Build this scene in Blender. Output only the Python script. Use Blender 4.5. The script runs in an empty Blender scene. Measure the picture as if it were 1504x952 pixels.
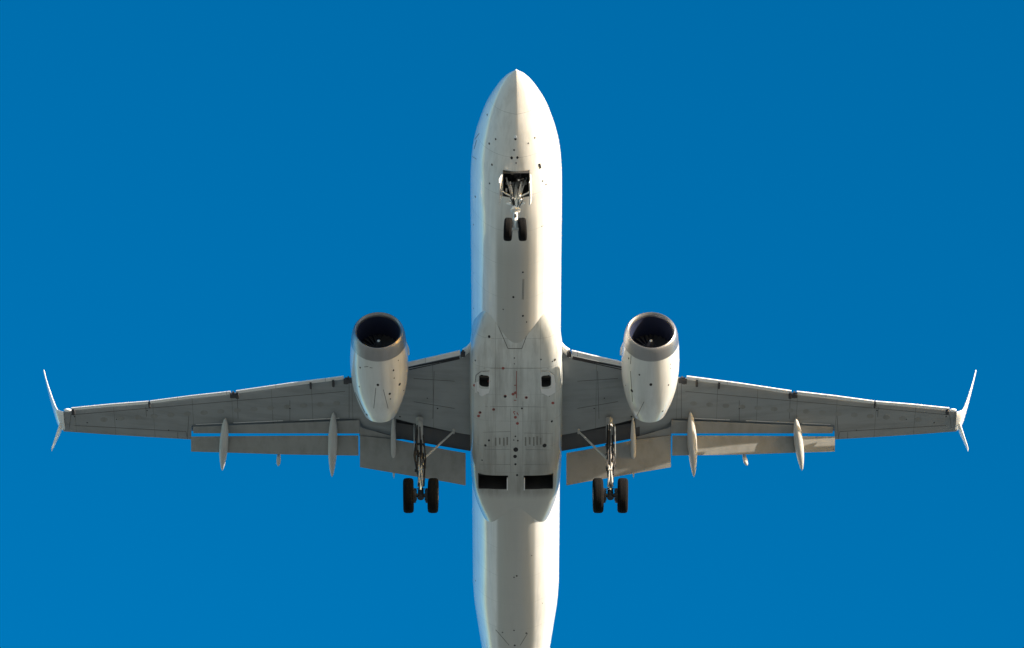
import bpy, bmesh, math, random
from mathutils import Vector, Matrix
from mathutils.bvhtree import BVHTree

random.seed(7)
S = bpy.context.scene
R = math.radians

# ------------------------------------------------------------------ camera
E = R(45.0)                 # elevation of the line of sight
DIST = 210.0                # camera to airliner origin
FPX = 7434.0                # focal length in photo pixels (1504 wide)
CAM = Vector((0.0, 0.0, 1.7))
cam_d = bpy.data.cameras.new("camera")
cam_d.sensor_width = 36.0
cam_d.lens = 36.0 * FPX / 1504.0
cam_d.clip_start = 0.5
cam_d.clip_end = 60000.0
cam = bpy.data.objects.new("camera", cam_d)
S.collection.objects.link(cam)
cam.location = CAM
cam.rotation_euler = (math.pi / 2 + E, 0, 0)
S.camera = cam

# ------------------------------------------------------------------ world
SUN = Vector((0.82, -0.50, 0.235)).normalized()     # direction towards the sun
sun_el = math.asin(SUN.z)
sun_az = math.atan2(SUN.x, SUN.y)                   # clockwise from +Y
W = bpy.data.worlds.new("World")
S.world = W
W.use_nodes = True
nt = W.node_tree
nt.nodes.clear()
sky = nt.nodes.new("ShaderNodeTexSky")
sky.sky_type = 'NISHITA'
sky.sun_disc = False
sky.sun_elevation = sun_el
sky.sun_rotation = sun_az
sky.air_density = 1.0
sky.dust_density = 1.0
sky.ozone_density = 2.0
hsv = nt.nodes.new("ShaderNodeHueSaturation")
hsv.inputs['Saturation'].default_value = 1.40
hsv.inputs['Value'].default_value = 0.91
hsv.inputs['Hue'].default_value = 0.494
bg = nt.nodes.new("ShaderNodeBackground")
bg.inputs['Strength'].default_value = 0.10
wo = nt.nodes.new("ShaderNodeOutputWorld")
gam = nt.nodes.new("ShaderNodeGamma")               # deepens the zenith against the pale horizon
gam.inputs['Gamma'].default_value = 1.2
nt.links.new(sky.outputs[0], gam.inputs['Color'])
nt.links.new(gam.outputs[0], hsv.inputs['Color'])
nt.links.new(hsv.outputs[0], bg.inputs['Color'])
nt.links.new(bg.outputs[0], wo.inputs['Surface'])

sun_d = bpy.data.lights.new("sun", 'SUN')
sun_d.energy = 5.0
sun_d.angle = R(0.5)
sun_d.color = (1.0, 0.88, 0.73)
sun = bpy.data.objects.new("sun", sun_d)
S.collection.objects.link(sun)
sun.rotation_euler = (-SUN).to_track_quat('-Z', 'Y').to_euler()
sun.location = (60, -40, 60)

S.view_settings.view_transform = 'Standard'
S.view_settings.look = 'None'
S.view_settings.exposure = 1.28
S.view_settings.gamma = 1.0
S.view_settings.use_curve_mapping = False

# ------------------------------------------------------------------ photo to airliner frame
CX = 758.0                                           # photo column of the airliner's centreline
OFFX = (CX - 752.0) * DIST / FPX
ORIGIN = CAM + Vector((OFFX, DIST * math.cos(E), DIST * math.sin(E)))
sE, cE = math.sin(E), math.cos(E)


def y_at(py, z):
    """station along the fuselage of a point seen at photo row py, when its height is z"""
    q = 476.0 - py
    return (FPX * z * cE - q * (DIST + z * sE)) / (FPX * sE + q * cE)


def at(dx, py, z):
    """point (airliner frame) seen dx photo pixels from the centreline at row py, height z"""
    y = y_at(py, z)
    dep = DIST + y * cE + z * sE
    x = (dx + CX - 752.0) * dep / FPX - OFFX
    return Vector((x, y, z))


def ppm(y, z):
    return FPX / (DIST + y * cE + z * sE)


# ------------------------------------------------------------------ materials
MATS = {}


def new_mat(name):
    m = bpy.data.materials.new(name)
    m.use_nodes = True
    nt = m.node_tree
    b = nt.nodes["Principled BSDF"]
    MATS[name] = m
    return m, nt, b


def N(nt, t, **kw):
    n = nt.nodes.new(t)
    for k, v in kw.items():
        setattr(n, k, v)
    return n


def math_n(nt, op, a, b=None, c=None):
    n = N(nt, "ShaderNodeMath", operation=op)
    for i, v in enumerate((a, b, c)):
        if v is None:
            continue
        if isinstance(v, (int, float)):
            n.inputs[i].default_value = v
        else:
            nt.links.new(v, n.inputs[i])
    return n.outputs[0]


def mixc(nt, fac, a, b):
    n = N(nt, "ShaderNodeMix", data_type='RGBA')
    for sock, v in ((n.inputs[0], fac), (n.inputs[6], a), (n.inputs[7], b)):
        if isinstance(v, (int, float)):
            sock.default_value = v
        elif isinstance(v, (tuple, list)):
            sock.default_value = (*v, 1.0)
        else:
            nt.links.new(v, sock)
    return n.outputs[2]


def paint(name, col, rough=0.3, spec=0.5, coat=0.0, dirt=0.25, grime=(0.10, 0.095, 0.08),
          panel_y=0.0, panel_x=0.0, line=0.012, streak=(2.5, 0.18, 2.5), metallic=0.0, bump=0.0, belly=None, rvar=0.18, aft=None):
    """weathered paint: stretched grime, fine speckle, optional panel joints across and along"""
    m, nt, b = new_mat(name)
    tc = N(nt, "ShaderNodeTexCoord")
    mp = N(nt, "ShaderNodeMapping")
    mp.inputs['Scale'].default_value = streak
    nt.links.new(tc.outputs['Object'], mp.inputs['Vector'])
    n1 = N(nt, "ShaderNodeTexNoise")
    n1.inputs['Scale'].default_value = 1.0
    n1.inputs['Detail'].default_value = 6.0
    n1.inputs['Roughness'].default_value = 0.65
    nt.links.new(mp.outputs[0], n1.inputs['Vector'])
    r1 = N(nt, "ShaderNodeValToRGB")
    r1.color_ramp.elements[0].position = 0.46
    r1.color_ramp.elements[1].position = 0.78
    nt.links.new(n1.outputs[0], r1.inputs[0])
    n2 = N(nt, "ShaderNodeTexNoise")
    n2.inputs['Scale'].default_value = 1.1
    n2.inputs['Detail'].default_value = 5.0
    nt.links.new(tc.outputs['Object'], n2.inputs['Vector'])
    fac = math_n(nt, 'MULTIPLY', r1.outputs[0], dirt)
    f2 = math_n(nt, 'MULTIPLY', math_n(nt, 'SUBTRACT', n2.outputs[0], 0.4), dirt * 0.9)
    fac = math_n(nt, 'ADD', fac, math_n(nt, 'MAXIMUM', f2, 0.0))
    c = mixc(nt, fac, col, grime)
    sep = N(nt, "ShaderNodeSeparateXYZ")
    nt.links.new(tc.outputs['Object'], sep.inputs[0])
    lines = None
    for ax, step in ((1, panel_y), (0, panel_x)):
        if step <= 0:
            continue
        fr = math_n(nt, 'FRACT', math_n(nt, 'DIVIDE', math_n(nt, 'ADD', sep.outputs[ax], 100.37), step))
        l = math_n(nt, 'LESS_THAN', fr, line / step)
        lines = l if lines is None else math_n(nt, 'MAXIMUM', lines, l)
    if lines is not None:
        # joints fade in and out along their length
        n3 = N(nt, "ShaderNodeTexNoise")
        n3.inputs['Scale'].default_value = 0.8
        nt.links.new(tc.outputs['Object'], n3.inputs['Vector'])
        lf = math_n(nt, 'MULTIPLY', lines, math_n(nt, 'MULTIPLY', n3.outputs[0], 1.1))
        c = mixc(nt, lf, c, (0.06, 0.06, 0.055))
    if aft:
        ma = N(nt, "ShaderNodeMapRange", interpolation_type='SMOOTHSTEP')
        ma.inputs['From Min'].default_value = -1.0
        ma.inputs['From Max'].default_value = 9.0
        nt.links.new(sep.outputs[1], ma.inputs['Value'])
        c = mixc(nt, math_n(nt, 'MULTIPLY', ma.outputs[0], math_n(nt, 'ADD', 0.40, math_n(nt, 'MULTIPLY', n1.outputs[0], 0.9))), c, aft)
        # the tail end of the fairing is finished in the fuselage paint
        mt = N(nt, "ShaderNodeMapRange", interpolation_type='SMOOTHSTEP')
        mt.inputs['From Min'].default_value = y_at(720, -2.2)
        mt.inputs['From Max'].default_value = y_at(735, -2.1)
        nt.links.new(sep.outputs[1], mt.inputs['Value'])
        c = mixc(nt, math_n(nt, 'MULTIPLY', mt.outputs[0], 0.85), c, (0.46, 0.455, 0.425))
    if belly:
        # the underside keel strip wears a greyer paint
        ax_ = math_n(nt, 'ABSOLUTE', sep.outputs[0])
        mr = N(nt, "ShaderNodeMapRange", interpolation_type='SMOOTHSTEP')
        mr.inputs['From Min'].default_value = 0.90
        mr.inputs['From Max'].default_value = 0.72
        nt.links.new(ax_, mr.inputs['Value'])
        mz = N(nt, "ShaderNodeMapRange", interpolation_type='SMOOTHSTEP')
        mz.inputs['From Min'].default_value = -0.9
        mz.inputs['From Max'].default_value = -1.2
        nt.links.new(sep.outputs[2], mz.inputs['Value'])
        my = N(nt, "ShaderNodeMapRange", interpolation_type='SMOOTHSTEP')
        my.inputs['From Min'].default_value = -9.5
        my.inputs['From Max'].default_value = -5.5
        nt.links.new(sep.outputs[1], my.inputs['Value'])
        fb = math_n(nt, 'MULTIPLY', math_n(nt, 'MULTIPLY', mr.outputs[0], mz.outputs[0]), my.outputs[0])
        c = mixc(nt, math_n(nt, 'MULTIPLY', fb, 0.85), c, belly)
    nt.links.new(c, b.inputs['Base Color'])
    rr = math_n(nt, 'ADD', rough, math_n(nt, 'MULTIPLY', n2.outputs[0], rvar))
    nt.links.new(rr, b.inputs['Roughness'])
    b.inputs['Specular IOR Level'].default_value = spec
    b.inputs['Metallic'].default_value = metallic
    b.inputs['Coat Weight'].default_value = coat
    b.inputs['Coat Roughness'].default_value = 0.06
    if bump > 0:
        bp = N(nt, "ShaderNodeBump")
        bp.inputs['Strength'].default_value = bump
        bp.inputs['Distance'].default_value = 0.02
        nt.links.new(n2.outputs[0], bp.inputs['Height'])
        nt.links.new(bp.outputs[0], b.inputs['Normal'])
    return m


M_WHITE = paint("white_paint", (0.80, 0.795, 0.77), 0.10, 0.5, 0.3, 0.12, panel_y=2.6, line=0.008, rvar=0.10)
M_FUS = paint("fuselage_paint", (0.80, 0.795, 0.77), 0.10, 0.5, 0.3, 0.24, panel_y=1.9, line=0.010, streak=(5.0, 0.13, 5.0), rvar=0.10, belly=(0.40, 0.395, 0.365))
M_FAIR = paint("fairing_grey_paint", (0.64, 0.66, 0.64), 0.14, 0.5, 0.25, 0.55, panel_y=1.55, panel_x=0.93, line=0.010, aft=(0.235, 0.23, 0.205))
M_WING = paint("wing_grey_paint", (0.25, 0.268, 0.275), 0.40, 0.4, 0.0, 0.45, panel_y=0.0, panel_x=1.7, line=0.02,
               streak=(0.25, 2.0, 1.0), grime=(0.085, 0.09, 0.085))
M_FLAP = paint("flap_grey_paint", (0.26, 0.265, 0.26), 0.45, 0.3, 0.0, 0.4, streak=(2.0, 0.5, 2.0), grime=(0.10, 0.095, 0.085))
M_COVE_SHADE = paint("flap_cove_shade_grey", (0.065, 0.068, 0.075), 0.55, 0.2, 0.0, 0.4)  # dark tone carries the shade inside the flap cavity as well as its grime
M_FLAPFAIR = paint("flap_fairing_paint", (0.46, 0.46, 0.45), 0.35, 0.4, 0.0, 0.3)
M_NAC = paint("nacelle_paint", (0.64, 0.65, 0.635), 0.12, 0.5, 0.3, 0.28, panel_y=0.0)
M_SLAT = paint("slat_paint", (0.72, 0.72, 0.72), 0.25, 0.5, 0.2, 0.12, panel_x=2.1, line=0.02)
M_LIP = paint("bare_lip_metal", (0.33, 0.325, 0.33), 0.30, 0.5, 0.0, 0.25, metallic=0.85)
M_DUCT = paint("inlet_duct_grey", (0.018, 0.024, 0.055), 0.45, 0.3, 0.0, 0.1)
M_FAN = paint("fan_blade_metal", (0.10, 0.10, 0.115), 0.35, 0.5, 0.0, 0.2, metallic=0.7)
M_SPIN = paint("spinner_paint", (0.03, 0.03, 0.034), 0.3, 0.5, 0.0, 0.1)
M_HOT = paint("exhaust_metal", (0.22, 0.19, 0.16), 0.4, 0.5, 0.0, 0.4, metallic=0.8)
M_TYRE = paint("tyre_rubber", (0.006, 0.006, 0.0065), 0.85, 0.1, 0.0, 0.15, grime=(0.025, 0.024, 0.022))
M_RIM = paint("wheel_rim_metal", (0.42, 0.42, 0.42), 0.35, 0.5, 0.0, 0.5, metallic=0.4)
M_GEAR = paint("gear_leg_paint", (0.46, 0.46, 0.45), 0.35, 0.5, 0.0, 0.5, grime=(0.05, 0.045, 0.04))
M_NGEAR = paint("nose_gear_paint", (0.76, 0.75, 0.72), 0.3, 0.5, 0.0, 0.3, grime=(0.05, 0.045, 0.04))
M_BRAKE = paint("brake_dark_metal", (0.05, 0.05, 0.055), 0.5, 0.4, 0.0, 0.3, metallic=0.4)
M_CHROME = paint("piston_chrome", (0.75, 0.75, 0.75), 0.12, 0.5, 0.0, 0.1, metallic=1.0)
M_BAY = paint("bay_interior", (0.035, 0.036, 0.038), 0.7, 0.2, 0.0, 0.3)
M_HOSE = paint("black_hose", (0.02, 0.02, 0.022), 0.5, 0.3, 0.0, 0.1)
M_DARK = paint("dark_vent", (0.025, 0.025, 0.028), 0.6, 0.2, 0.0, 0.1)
M_RED = paint("red_stencil", (0.33, 0.09, 0.08), 0.5, 0.3, 0.0, 0.4)
M_SEAL = paint("seam_sealant", (0.13, 0.13, 0.125), 0.6, 0.2, 0.0, 0.3)
M_SEAM = paint("faint_seam", (0.27, 0.275, 0.26), 0.5, 0.2, 0.0, 0.3)
M_WSEAM = paint("wing_seam", (0.10, 0.105, 0.105), 0.5, 0.2, 0.0, 0.3)
M_PANEL = paint("tank_panel_paint", (0.225, 0.235, 0.23), 0.45, 0.35, 0.0, 0.5)
M_SOOT = paint("soot_stain", (0.215, 0.21, 0.19), 0.6, 0.2, 0.0, 0.3)

m, nt_, b_ = new_mat("clear_lamp_glass")
b_.inputs['Base Color'].default_value = (0.85, 0.87, 0.9, 1)
b_.inputs['Roughness'].default_value = 0.05
b_.inputs['Coat Weight'].default_value = 0.5
M_LENS = m
for nm, cc in (("red_lamp_glass", (0.6, 0.03, 0.02, 1)), ("green_lamp_glass", (0.02, 0.4, 0.1, 1))):
    m, nt_, b_ = new_mat(nm)
    b_.inputs['Base Color'].default_value = cc
    b_.inputs['Roughness'].default_value = 0.08

m, nt_, b_ = new_mat("dark_window_glass")
b_.inputs['Base Color'].default_value = (0.02, 0.022, 0.026, 1)
b_.inputs['Roughness'].default_value = 0.06
M_GLASS = m

# ground
m, nt_, b_ = new_mat("ground_dry_field")
tc = N(nt_, "ShaderNodeTexCoord")
n1 = N(nt_, "ShaderNodeTexNoise"); n1.inputs['Scale'].default_value = 0.004; n1.inputs['Detail'].default_value = 8
n2 = N(nt_, "ShaderNodeTexNoise"); n2.inputs['Scale'].default_value = 0.15; n2.inputs['Detail'].default_value = 6
nt_.links.new(tc.outputs['Object'], n1.inputs['Vector'])
nt_.links.new(tc.outputs['Object'], n2.inputs['Vector'])
rp = N(nt_, "ShaderNodeValToRGB")
rp.color_ramp.elements[0].color = (0.14, 0.155, 0.127, 1); rp.color_ramp.elements[0].position = 0.35
rp.color_ramp.elements[1].color = (0.255, 0.255, 0.228, 1); rp.color_ramp.elements[1].position = 0.65
nt_.links.new(n1.outputs[0], rp.inputs[0])
cg = mixc(nt_, math_n(nt_, 'MULTIPLY', n2.outputs[0], 0.3), rp.outputs[0], (0.195, 0.195, 0.168))
nt_.links.new(cg, b_.inputs['Base Color'])
b_.inputs['Roughness'].default_value = 0.95
M_GROUND = m

# ------------------------------------------------------------------ mesh helpers


def obj(name, bm, mat, parent=None, smooth=35.0, recalc=True):
    if recalc:
        bmesh.ops.recalc_face_normals(bm, faces=bm.faces[:])
    me = bpy.data.meshes.new(name)
    bm.to_mesh(me)
    bm.free()
    for mm in (mat if isinstance(mat, (list, tuple)) else [mat]):
        me.materials.append(mm)
    if smooth:
        for p in me.polygons:
            p.use_smooth = True
        me.set_sharp_from_angle(angle=R(smooth))
    o = bpy.data.objects.new(name, me)
    S.collection.objects.link(o)
    if parent:
        o.parent = parent
    return o


def loft(bm, rings, closed=True, cap0=True, cap1=True, mat=0):
    vs = [[bm.verts.new(p) for p in r] for r in rings]
    n = len(rings[0])
    for a, b in zip(vs[:-1], vs[1:]):
        for i in range(n if closed else n - 1):
            j = (i + 1) % n
            f = bm.faces.new((a[i], a[j], b[j], b[i]))
            f.material_index = mat
    if cap0:
        bm.faces.new(vs[0][::-1]).material_index = mat
    if cap1:
        bm.faces.new(vs[-1]).material_index = mat
    return vs


def frame(d):
    d = d.normalized()
    a = Vector((0, 0, 1)) if abs(d.z) < 0.9 else Vector((1, 0, 0))
    u = d.cross(a).normalized()
    return u, d.cross(u).normalized()


def tube(bm, pts, radii, n=14, mat=0):
    pts = [Vector(p) for p in pts]
    if isinstance(radii, (int, float)):
        radii = [radii] * len(pts)
    rings = []
    u0 = None
    for i, p in enumerate(pts):
        d = pts[min(i + 1, len(pts) - 1)] - pts[max(i - 1, 0)]
        u, v = frame(d)
        if u0 is not None and u.dot(u0) < 0:
            u, v = -u, -v
        u0 = u
        rings.append([p + (u * math.cos(t) + v * math.sin(t)) * radii[i]
                      for t in (2 * math.pi * k / n for k in range(n))])
    loft(bm, rings, mat=mat)


def box(bm, c, size, rot=None, bev=0.0, mat=0):
    r = bmesh.ops.create_cube(bm, size=1.0)
    M = Matrix.Translation(c) @ (rot.to_4x4() if rot else Matrix.Identity(4)) @ Matrix.Diagonal((*size, 1))
    bmesh.ops.transform(bm, matrix=M, verts=r['verts'])
    fs = set(f for v in r['verts'] for f in v.link_faces)
    for f in fs:
        f.material_index = mat
    if bev > 0:
        es = set(e for v in r['verts'] for e in v.link_edges)
        bmesh.ops.bevel(bm, geom=list(es), offset=bev, segments=2, profile=0.5, affect='EDGES')


def revolve_y(bm, c, prof, n=64, cap0=False, cap1=False, cant=0.0, fall=3.0, mat=0):
    """profile [(y along, radius)] turned about an axis along Y through c; cant leans the front face"""
    rings = []
    for (y, r) in prof:
        ring = []
        for k in range(n):
            t = 2 * math.pi * k / n
            x, z = r * math.sin(t), r * math.cos(t)
            yy = y - cant * z * max(0.0, 1 - y / fall)
            ring.append(Vector((c[0] + x, c[1] + yy, c[2] + z)))
        rings.append(ring)
    return loft(bm, rings, True, cap0, cap1, mat)


def revolve_x(bm, c, prof, n=40, mat=0, tilt=0.0):
    rings = []
    ct, st = math.cos(tilt), math.sin(tilt)
    for (x, r) in prof:
        ring = []
        for k in range(n):
            t = 2 * math.pi * k / n
            p = Vector((x, r * math.sin(t), r * math.cos(t)))
            p = Vector((p.x * ct + p.z * st, p.y, -p.x * st + p.z * ct))
            ring.append(Vector(c) + p)
        rings.append(ring)
    loft(bm, rings, True, True, True, mat)


def cut(o, cutter_bms):
    """subtract solid cutters from an object, keeping a plain mesh; the walls of the hole get the bay paint"""
    for bm in cutter_bms:
        bmesh.ops.recalc_face_normals(bm, faces=bm.faces[:])
        lo = [min(v.co[k] for v in bm.verts) - 1e-3 for k in range(3)]
        hi = [max(v.co[k] for v in bm.verts) + 1e-3 for k in range(3)]
        me = bpy.data.meshes.new("cutter")
        bm.to_mesh(me); bm.free()
        c = bpy.data.objects.new("cutter", me)
        S.collection.objects.link(c)
        c.location = ORIGIN
        md = o.modifiers.new("cut", 'BOOLEAN')
        md.operation = 'DIFFERENCE'; md.object = c; md.solver = 'EXACT'
        bpy.context.view_layer.update()
        dg = bpy.context.evaluated_depsgraph_get()
        nm = bpy.data.meshes.new_from_object(o.evaluated_get(dg), depsgraph=dg)
        o.modifiers.clear()
        nm.name = o.data.name + "_cut"
        o.data = nm
        bpy.data.objects.remove(c)
        bpy.data.meshes.remove(me)
        if len(nm.materials) < 2:
            nm.materials.append(M_BAY)
        for p in nm.polygons:
            p.use_smooth = True
            if all(lo[k] <= nm.vertices[v].co[k] <= hi[k] for v in p.vertices for k in range(3)):
                p.material_index = 1
        nm.set_sharp_from_angle(angle=R(62))


def lerp(a, b, t):
    return a + (b - a) * t


def table(tab, x):
    """smooth (Catmull-Rom like) lookup in a sorted table of rows (x, a, b, ...)"""
    if x <= tab[0][0]:
        return tab[0][1:]
    if x >= tab[-1][0]:
        return tab[-1][1:]
    for i in range(len(tab) - 1):
        if tab[i][0] <= x <= tab[i + 1][0]:
            break
    p1, p2 = tab[i], tab[i + 1]
    p0 = tab[i - 1] if i > 0 else p1
    p3 = tab[i + 2] if i + 2 < len(tab) else p2
    h = p2[0] - p1[0]
    t = (x - p1[0]) / h
    out = []
    for k in range(1, len(p1)):
        d = (p2[k] - p1[k]) / h

        def slope(a, b_, c):
            if c[0] == a[0]:
                return d
            s1 = (b_[k] - a[k]) / (b_[0] - a[0]) if b_[0] != a[0] else d
            s2 = (c[k] - b_[k]) / (c[0] - b_[0]) if c[0] != b_[0] else d
            if s1 * s2 <= 0:
                return 0.0
            return 2 * s1 * s2 / (s1 + s2)
        m1 = slope(p0, p1, p2) if p0 is not p1 else d
        m2 = slope(p1, p2, p3) if p3 is not p2 else d
        t2, t3 = t * t, t * t * t
        out.append((2 * t3 - 3 * t2 + 1) * p1[k] + (t3 - 2 * t2 + t) * h * m1 + (-2 * t3 + 3 * t2) * p2[k] + (t3 - t2) * h * m2)
    return out


# ------------------------------------------------------------------ ground
bm = bmesh.new()
bmesh.ops.create_grid(bm, x_segments=40, y_segments=40, size=20000)
g = obj("ground", bm, M_GROUND, smooth=0)
g["kind"] = "structure"
g["label"] = "dry open field far below the airliner"

# ------------------------------------------------------------------ airliner
PLANE = bpy.data.objects.new("airliner", None)
S.collection.objects.link(PLANE)
PLANE.location = ORIGIN
PLANE.empty_display_size = 2
PLANE["label"] = "white twin engine jet airliner overhead with wheels and flaps lowered"
PLANE["category"] = "airliner"

# ---- fuselage: rows (photo row, half width in photo px), turned into stations
YN = y_at(103.0, -0.55)
hw_px = [(106, 6.5), (111, 13.5), (121, 22.5), (132, 30.2), (143, 36.8), (153, 42.6), (163, 47.4), (174, 51.7), (195, 59), (216, 64),
         (237, 66.3), (258, 67.2), (300, 67.2), (400, 66.2), (480, 65.6), (600, 65), (700, 64.4), (780, 63.9), (850, 63.2),
         (880, 61.3), (905, 57.5), (930, 53.5), (952, 49.7), (990, 42), (1030, 34), (1080, 24), (1130, 14), (1170, 6)]
stn = []
for py, hw in hw_px:
    zc = -0.55 * max(0.0, (230 - py) / 128.0) if py < 230 else 0.0
    if py > 850:
        zc = 0.9 * min(1.0, ((py - 850) / 320.0)) ** 1.3
    y = y_at(py, zc)
    stn.append((y, hw / ppm(y, zc)))
WTAB = [(YN, 0.03)] + stn
YT = stn[-1][0]
LN = 6.4           # nose length


def fus(y):
    """half width, centre z, top, bottom"""
    w = table(WTAB, y)[0]
    t = (y - YN) / LN
    if t < 1:
        t = max(t, 0.0)
        zc = -0.55 * (1 - t) ** 1.6
        f = (1 - (1 - t) ** 2.0) if t > 0 else 0
        top = zc + (1.95 - zc) * max(0.02, min(1, f))
        bot = zc + (-2.05 - zc) * max(0.02, (w / 1.885) ** 1.06)
        return w, zc, top, bot
    yb = 10.5
    if y > yb:
        u = (y - yb) / (YT - yb)
        bot = -2.05 + 3.2 * u ** 1.55
        top = 1.95 - 0.35 * u
        zc = 0.9 * u ** 1.6
        return w, min(zc, top - .1), top, min(bot, zc - 0.12)
    return w, 0.0, 1.95, -2.05


NSEG = 96
ys = [YN + LN * (k / 30.0) ** 1.7 for k in range(31)]
y = ys[-1]
while y < YT:
    y += 0.55
    ys.append(min(y, YT))
rings = []
for y in ys:
    w, zc, top, bot = fus(y)
    ring = []
    for k in range(NSEG):
        a = 2 * math.pi * k / NSEG
        x = w * math.sin(a)
        c = math.cos(a)
        keel = 0.30 * max(0.0, 1 - (y - YN) / 4.6)
        z = zc + (top - zc) * c if c > 0 else zc - (zc - bot) * ((1 - keel) * -c + keel * (1 - abs(math.sin(a))))
        ring.append(Vector((x, y, z)))
    rings.append(ring)
bm = bmesh.new()
loft(bm, rings)
FUS = obj("fuselage", bm, M_FUS, PLANE, smooth=40)


def bay(name, x0, x1, y0, y1, zb, depth, parent, mat=M_BAY, wall=0.05, clutter=0):
    """an open-bottomed lined box standing in a hole"""
    bm = bmesh.new()
    zt = zb + depth
    e = 0.012
    a = [Vector((x0 + e, y0 + e, zb)), Vector((x1 - e, y0 + e, zb)), Vector((x1 - e, y1 - e, zb)), Vector((x0 + e, y1 - e, zb))]
    b = [Vector((p.x, p.y, zt - e)) for p in a]
    ai = [Vector((lerp(p.x, (x0 + x1) / 2, 0.04), lerp(p.y, (y0 + y1) / 2, 0.04), zb)) for p in a]
    bi = [Vector((p.x, p.y, zt - .05)) for p in ai]
    loft(bm, [b, a, ai, bi])
    rnd = random.Random(len(name) + int(x0 * 10))
    for k in range(clutter):
        px = rnd.uniform(x0 + .12, x1 - .12)
        z1 = rnd.uniform(zb + .25, zt - .15)
        if k % 2:
            tube(bm, [(px, y0 + .05, z1), (px + rnd.uniform(-.1, .1), (y0 + y1) / 2, z1 + rnd.uniform(-.1, .1)), (px, y1 - .05, z1)], .022, 8, 1)
        else:
            box(bm, Vector((px, rnd.uniform(y0 + .3, y1 - .2), z1)), (rnd.uniform(.08, .2), rnd.uniform(.08, .3), .1), bev=.01, mat=1)
    return obj(name, bm, [mat, M_BRAKE], parent)


def cut_box(x0, x1, y0, y1, z0, z1):
    bm = bmesh.new()
    box(bm, Vector(((x0 + x1) / 2, (y0 + y1) / 2, (z0 + z1) / 2)), (x1 - x0, y1 - y0, z1 - z0))
    return bm


# nose wheel bay
ny0, ny1 = y_at(256, -2.0), y_at(291, -2.0)
cut(FUS, [cut_box(-0.53, 0.53, ny0, ny1, -2.6, -1.0)])
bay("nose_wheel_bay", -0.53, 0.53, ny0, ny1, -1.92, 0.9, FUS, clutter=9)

# ---- belly fairing
fr = [(448, 0.9, -1.50), (458, 1.25, -1.66), (470, 1.42, -1.80), (490, 1.62, -1.97), (506, 1.76, -2.06), (520, 1.84, -2.12), (545, 1.92, -2.19),
      (600, 1.94, -2.23), (650, 1.94, -2.25), (690, 1.93, -2.25), (712, 1.90, -2.23), (726, 1.86, -2.18), (742, 1.76, -2.08),
      (758, 1.61, -1.95), (774, 1.40, -1.80), (792, 1.12, -1.60)]
FT = [(y_at(a, c), b, c) for a, b, c in fr]
rings = []
yy0, yy1 = FT[0][0], FT[-1][0]
nst = 60
for k in range(nst + 1):
    y = lerp(yy0, yy1, k / nst)
    w, zb = table(FT, y)
    ring = []
    zt = -0.35
    zm = -0.95
    tn_ = min(1.0, max(0.0, (y - y_at(716, -2.2)) / (y_at(785, -1.8) - y_at(716, -2.2))))
    n = lerp(4.6, 2.7, tn_ * tn_ * (3 - 2 * tn_))
    for q in range(80):
        a = 2 * math.pi * q / 80
        sx, cx_ = math.sin(a), math.cos(a)
        x = w * math.copysign(abs(sx) ** (2 / n), sx)
        hz = (zt - zm) if cx_ > 0 else (zm - zb)
        z = zm + hz * math.copysign(abs(cx_) ** (2 / n), cx_)
        ring.append(Vector((x, y, z)))
    rings.append(ring)
bm = bmesh.new()
loft(bm, rings)
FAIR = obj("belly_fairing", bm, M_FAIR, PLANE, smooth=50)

wy0, wy1 = y_at(698.5, -2.24), y_at(719, -2.22)
wx = [(-56 / 35.0, -11.7 / 35.0), (11.2 / 35.0, 55.0 / 35.0)]
cut(FAIR, [cut_box(a, b, wy0, wy1, -2.6, -1.2) for a, b in wx])
cut(FUS, [cut_box(a, b, wy0, wy1, -2.6, -1.2) for a, b in wx])
for a, b in wx:
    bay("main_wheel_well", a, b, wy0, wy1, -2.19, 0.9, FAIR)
    xi = b if abs(b) < abs(a) else a
    bm = bmesh.new()
    box(bm, Vector((xi + math.copysign(-.03, xi), (wy0 + wy1) / 2 + .05, -2.26)), (.05, (wy1 - wy0) * .8, .10), bev=.01)
    obj("wheel_well_seal", bm, M_SLAT, FAIR)

# ram air inlets
iy0, iy1 = y_at(552.5, -2.2), y_at(569, -2.2)
for s in (-1, 1):
    x0, x1 = sorted((-54.0 / 35.4, -39.0 / 35.4) if s < 0 else (36.5 / 35.4, 51.0 / 35.4))
    c = cut_box(x0, x1, iy0, iy1, -2.6, -1.7)
    bmesh.ops.bevel(c, geom=[e for e in c.edges if abs((e.verts[0].co - e.verts[1].co).z) > .3], offset=0.13, segments=4, profile=0.5, affect='EDGES')
    cut(FAIR, [c])
    c = cut_box(x0, x1, iy0, iy1, -2.6, -1.7)
    cut(FUS, [c])
    bm = bmesh.new()
    zt = -1.78
    box(bm, Vector(((x0 + x1) / 2, (iy0 + iy1) / 2, zt)), (x1 - x0 + .1, iy1 - iy0 + .1, .05))
    tube(bm, [(x0 + .01, lerp(iy0, iy1, .45), -1.95), (x1 - .01, lerp(iy0, iy1, .45), -1.95)], .018, 8, 1)
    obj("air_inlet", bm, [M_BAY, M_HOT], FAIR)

# ---- wings


def zref(x):
    x = abs(x)
    t = max(0.0, x - 1.9)
    return -1.32 + 0.105 * t + 0.0021 * t * t


def side_scale(dx, s):
    k = 0.0135 * min(1.0, dx / 660.0)
    return dx * (1 + k) if s < 0 else dx * (1 - k)


def wpt(dx, py, s, dz=0.0):
    """point on the wing reference surface (dz above it)"""
    d = side_scale(dx, s)
    x = d / 35.0
    for _ in range(4):
        p = at(s * d, py, zref(x) + dz)
        x = abs(p.x)
    return p


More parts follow.
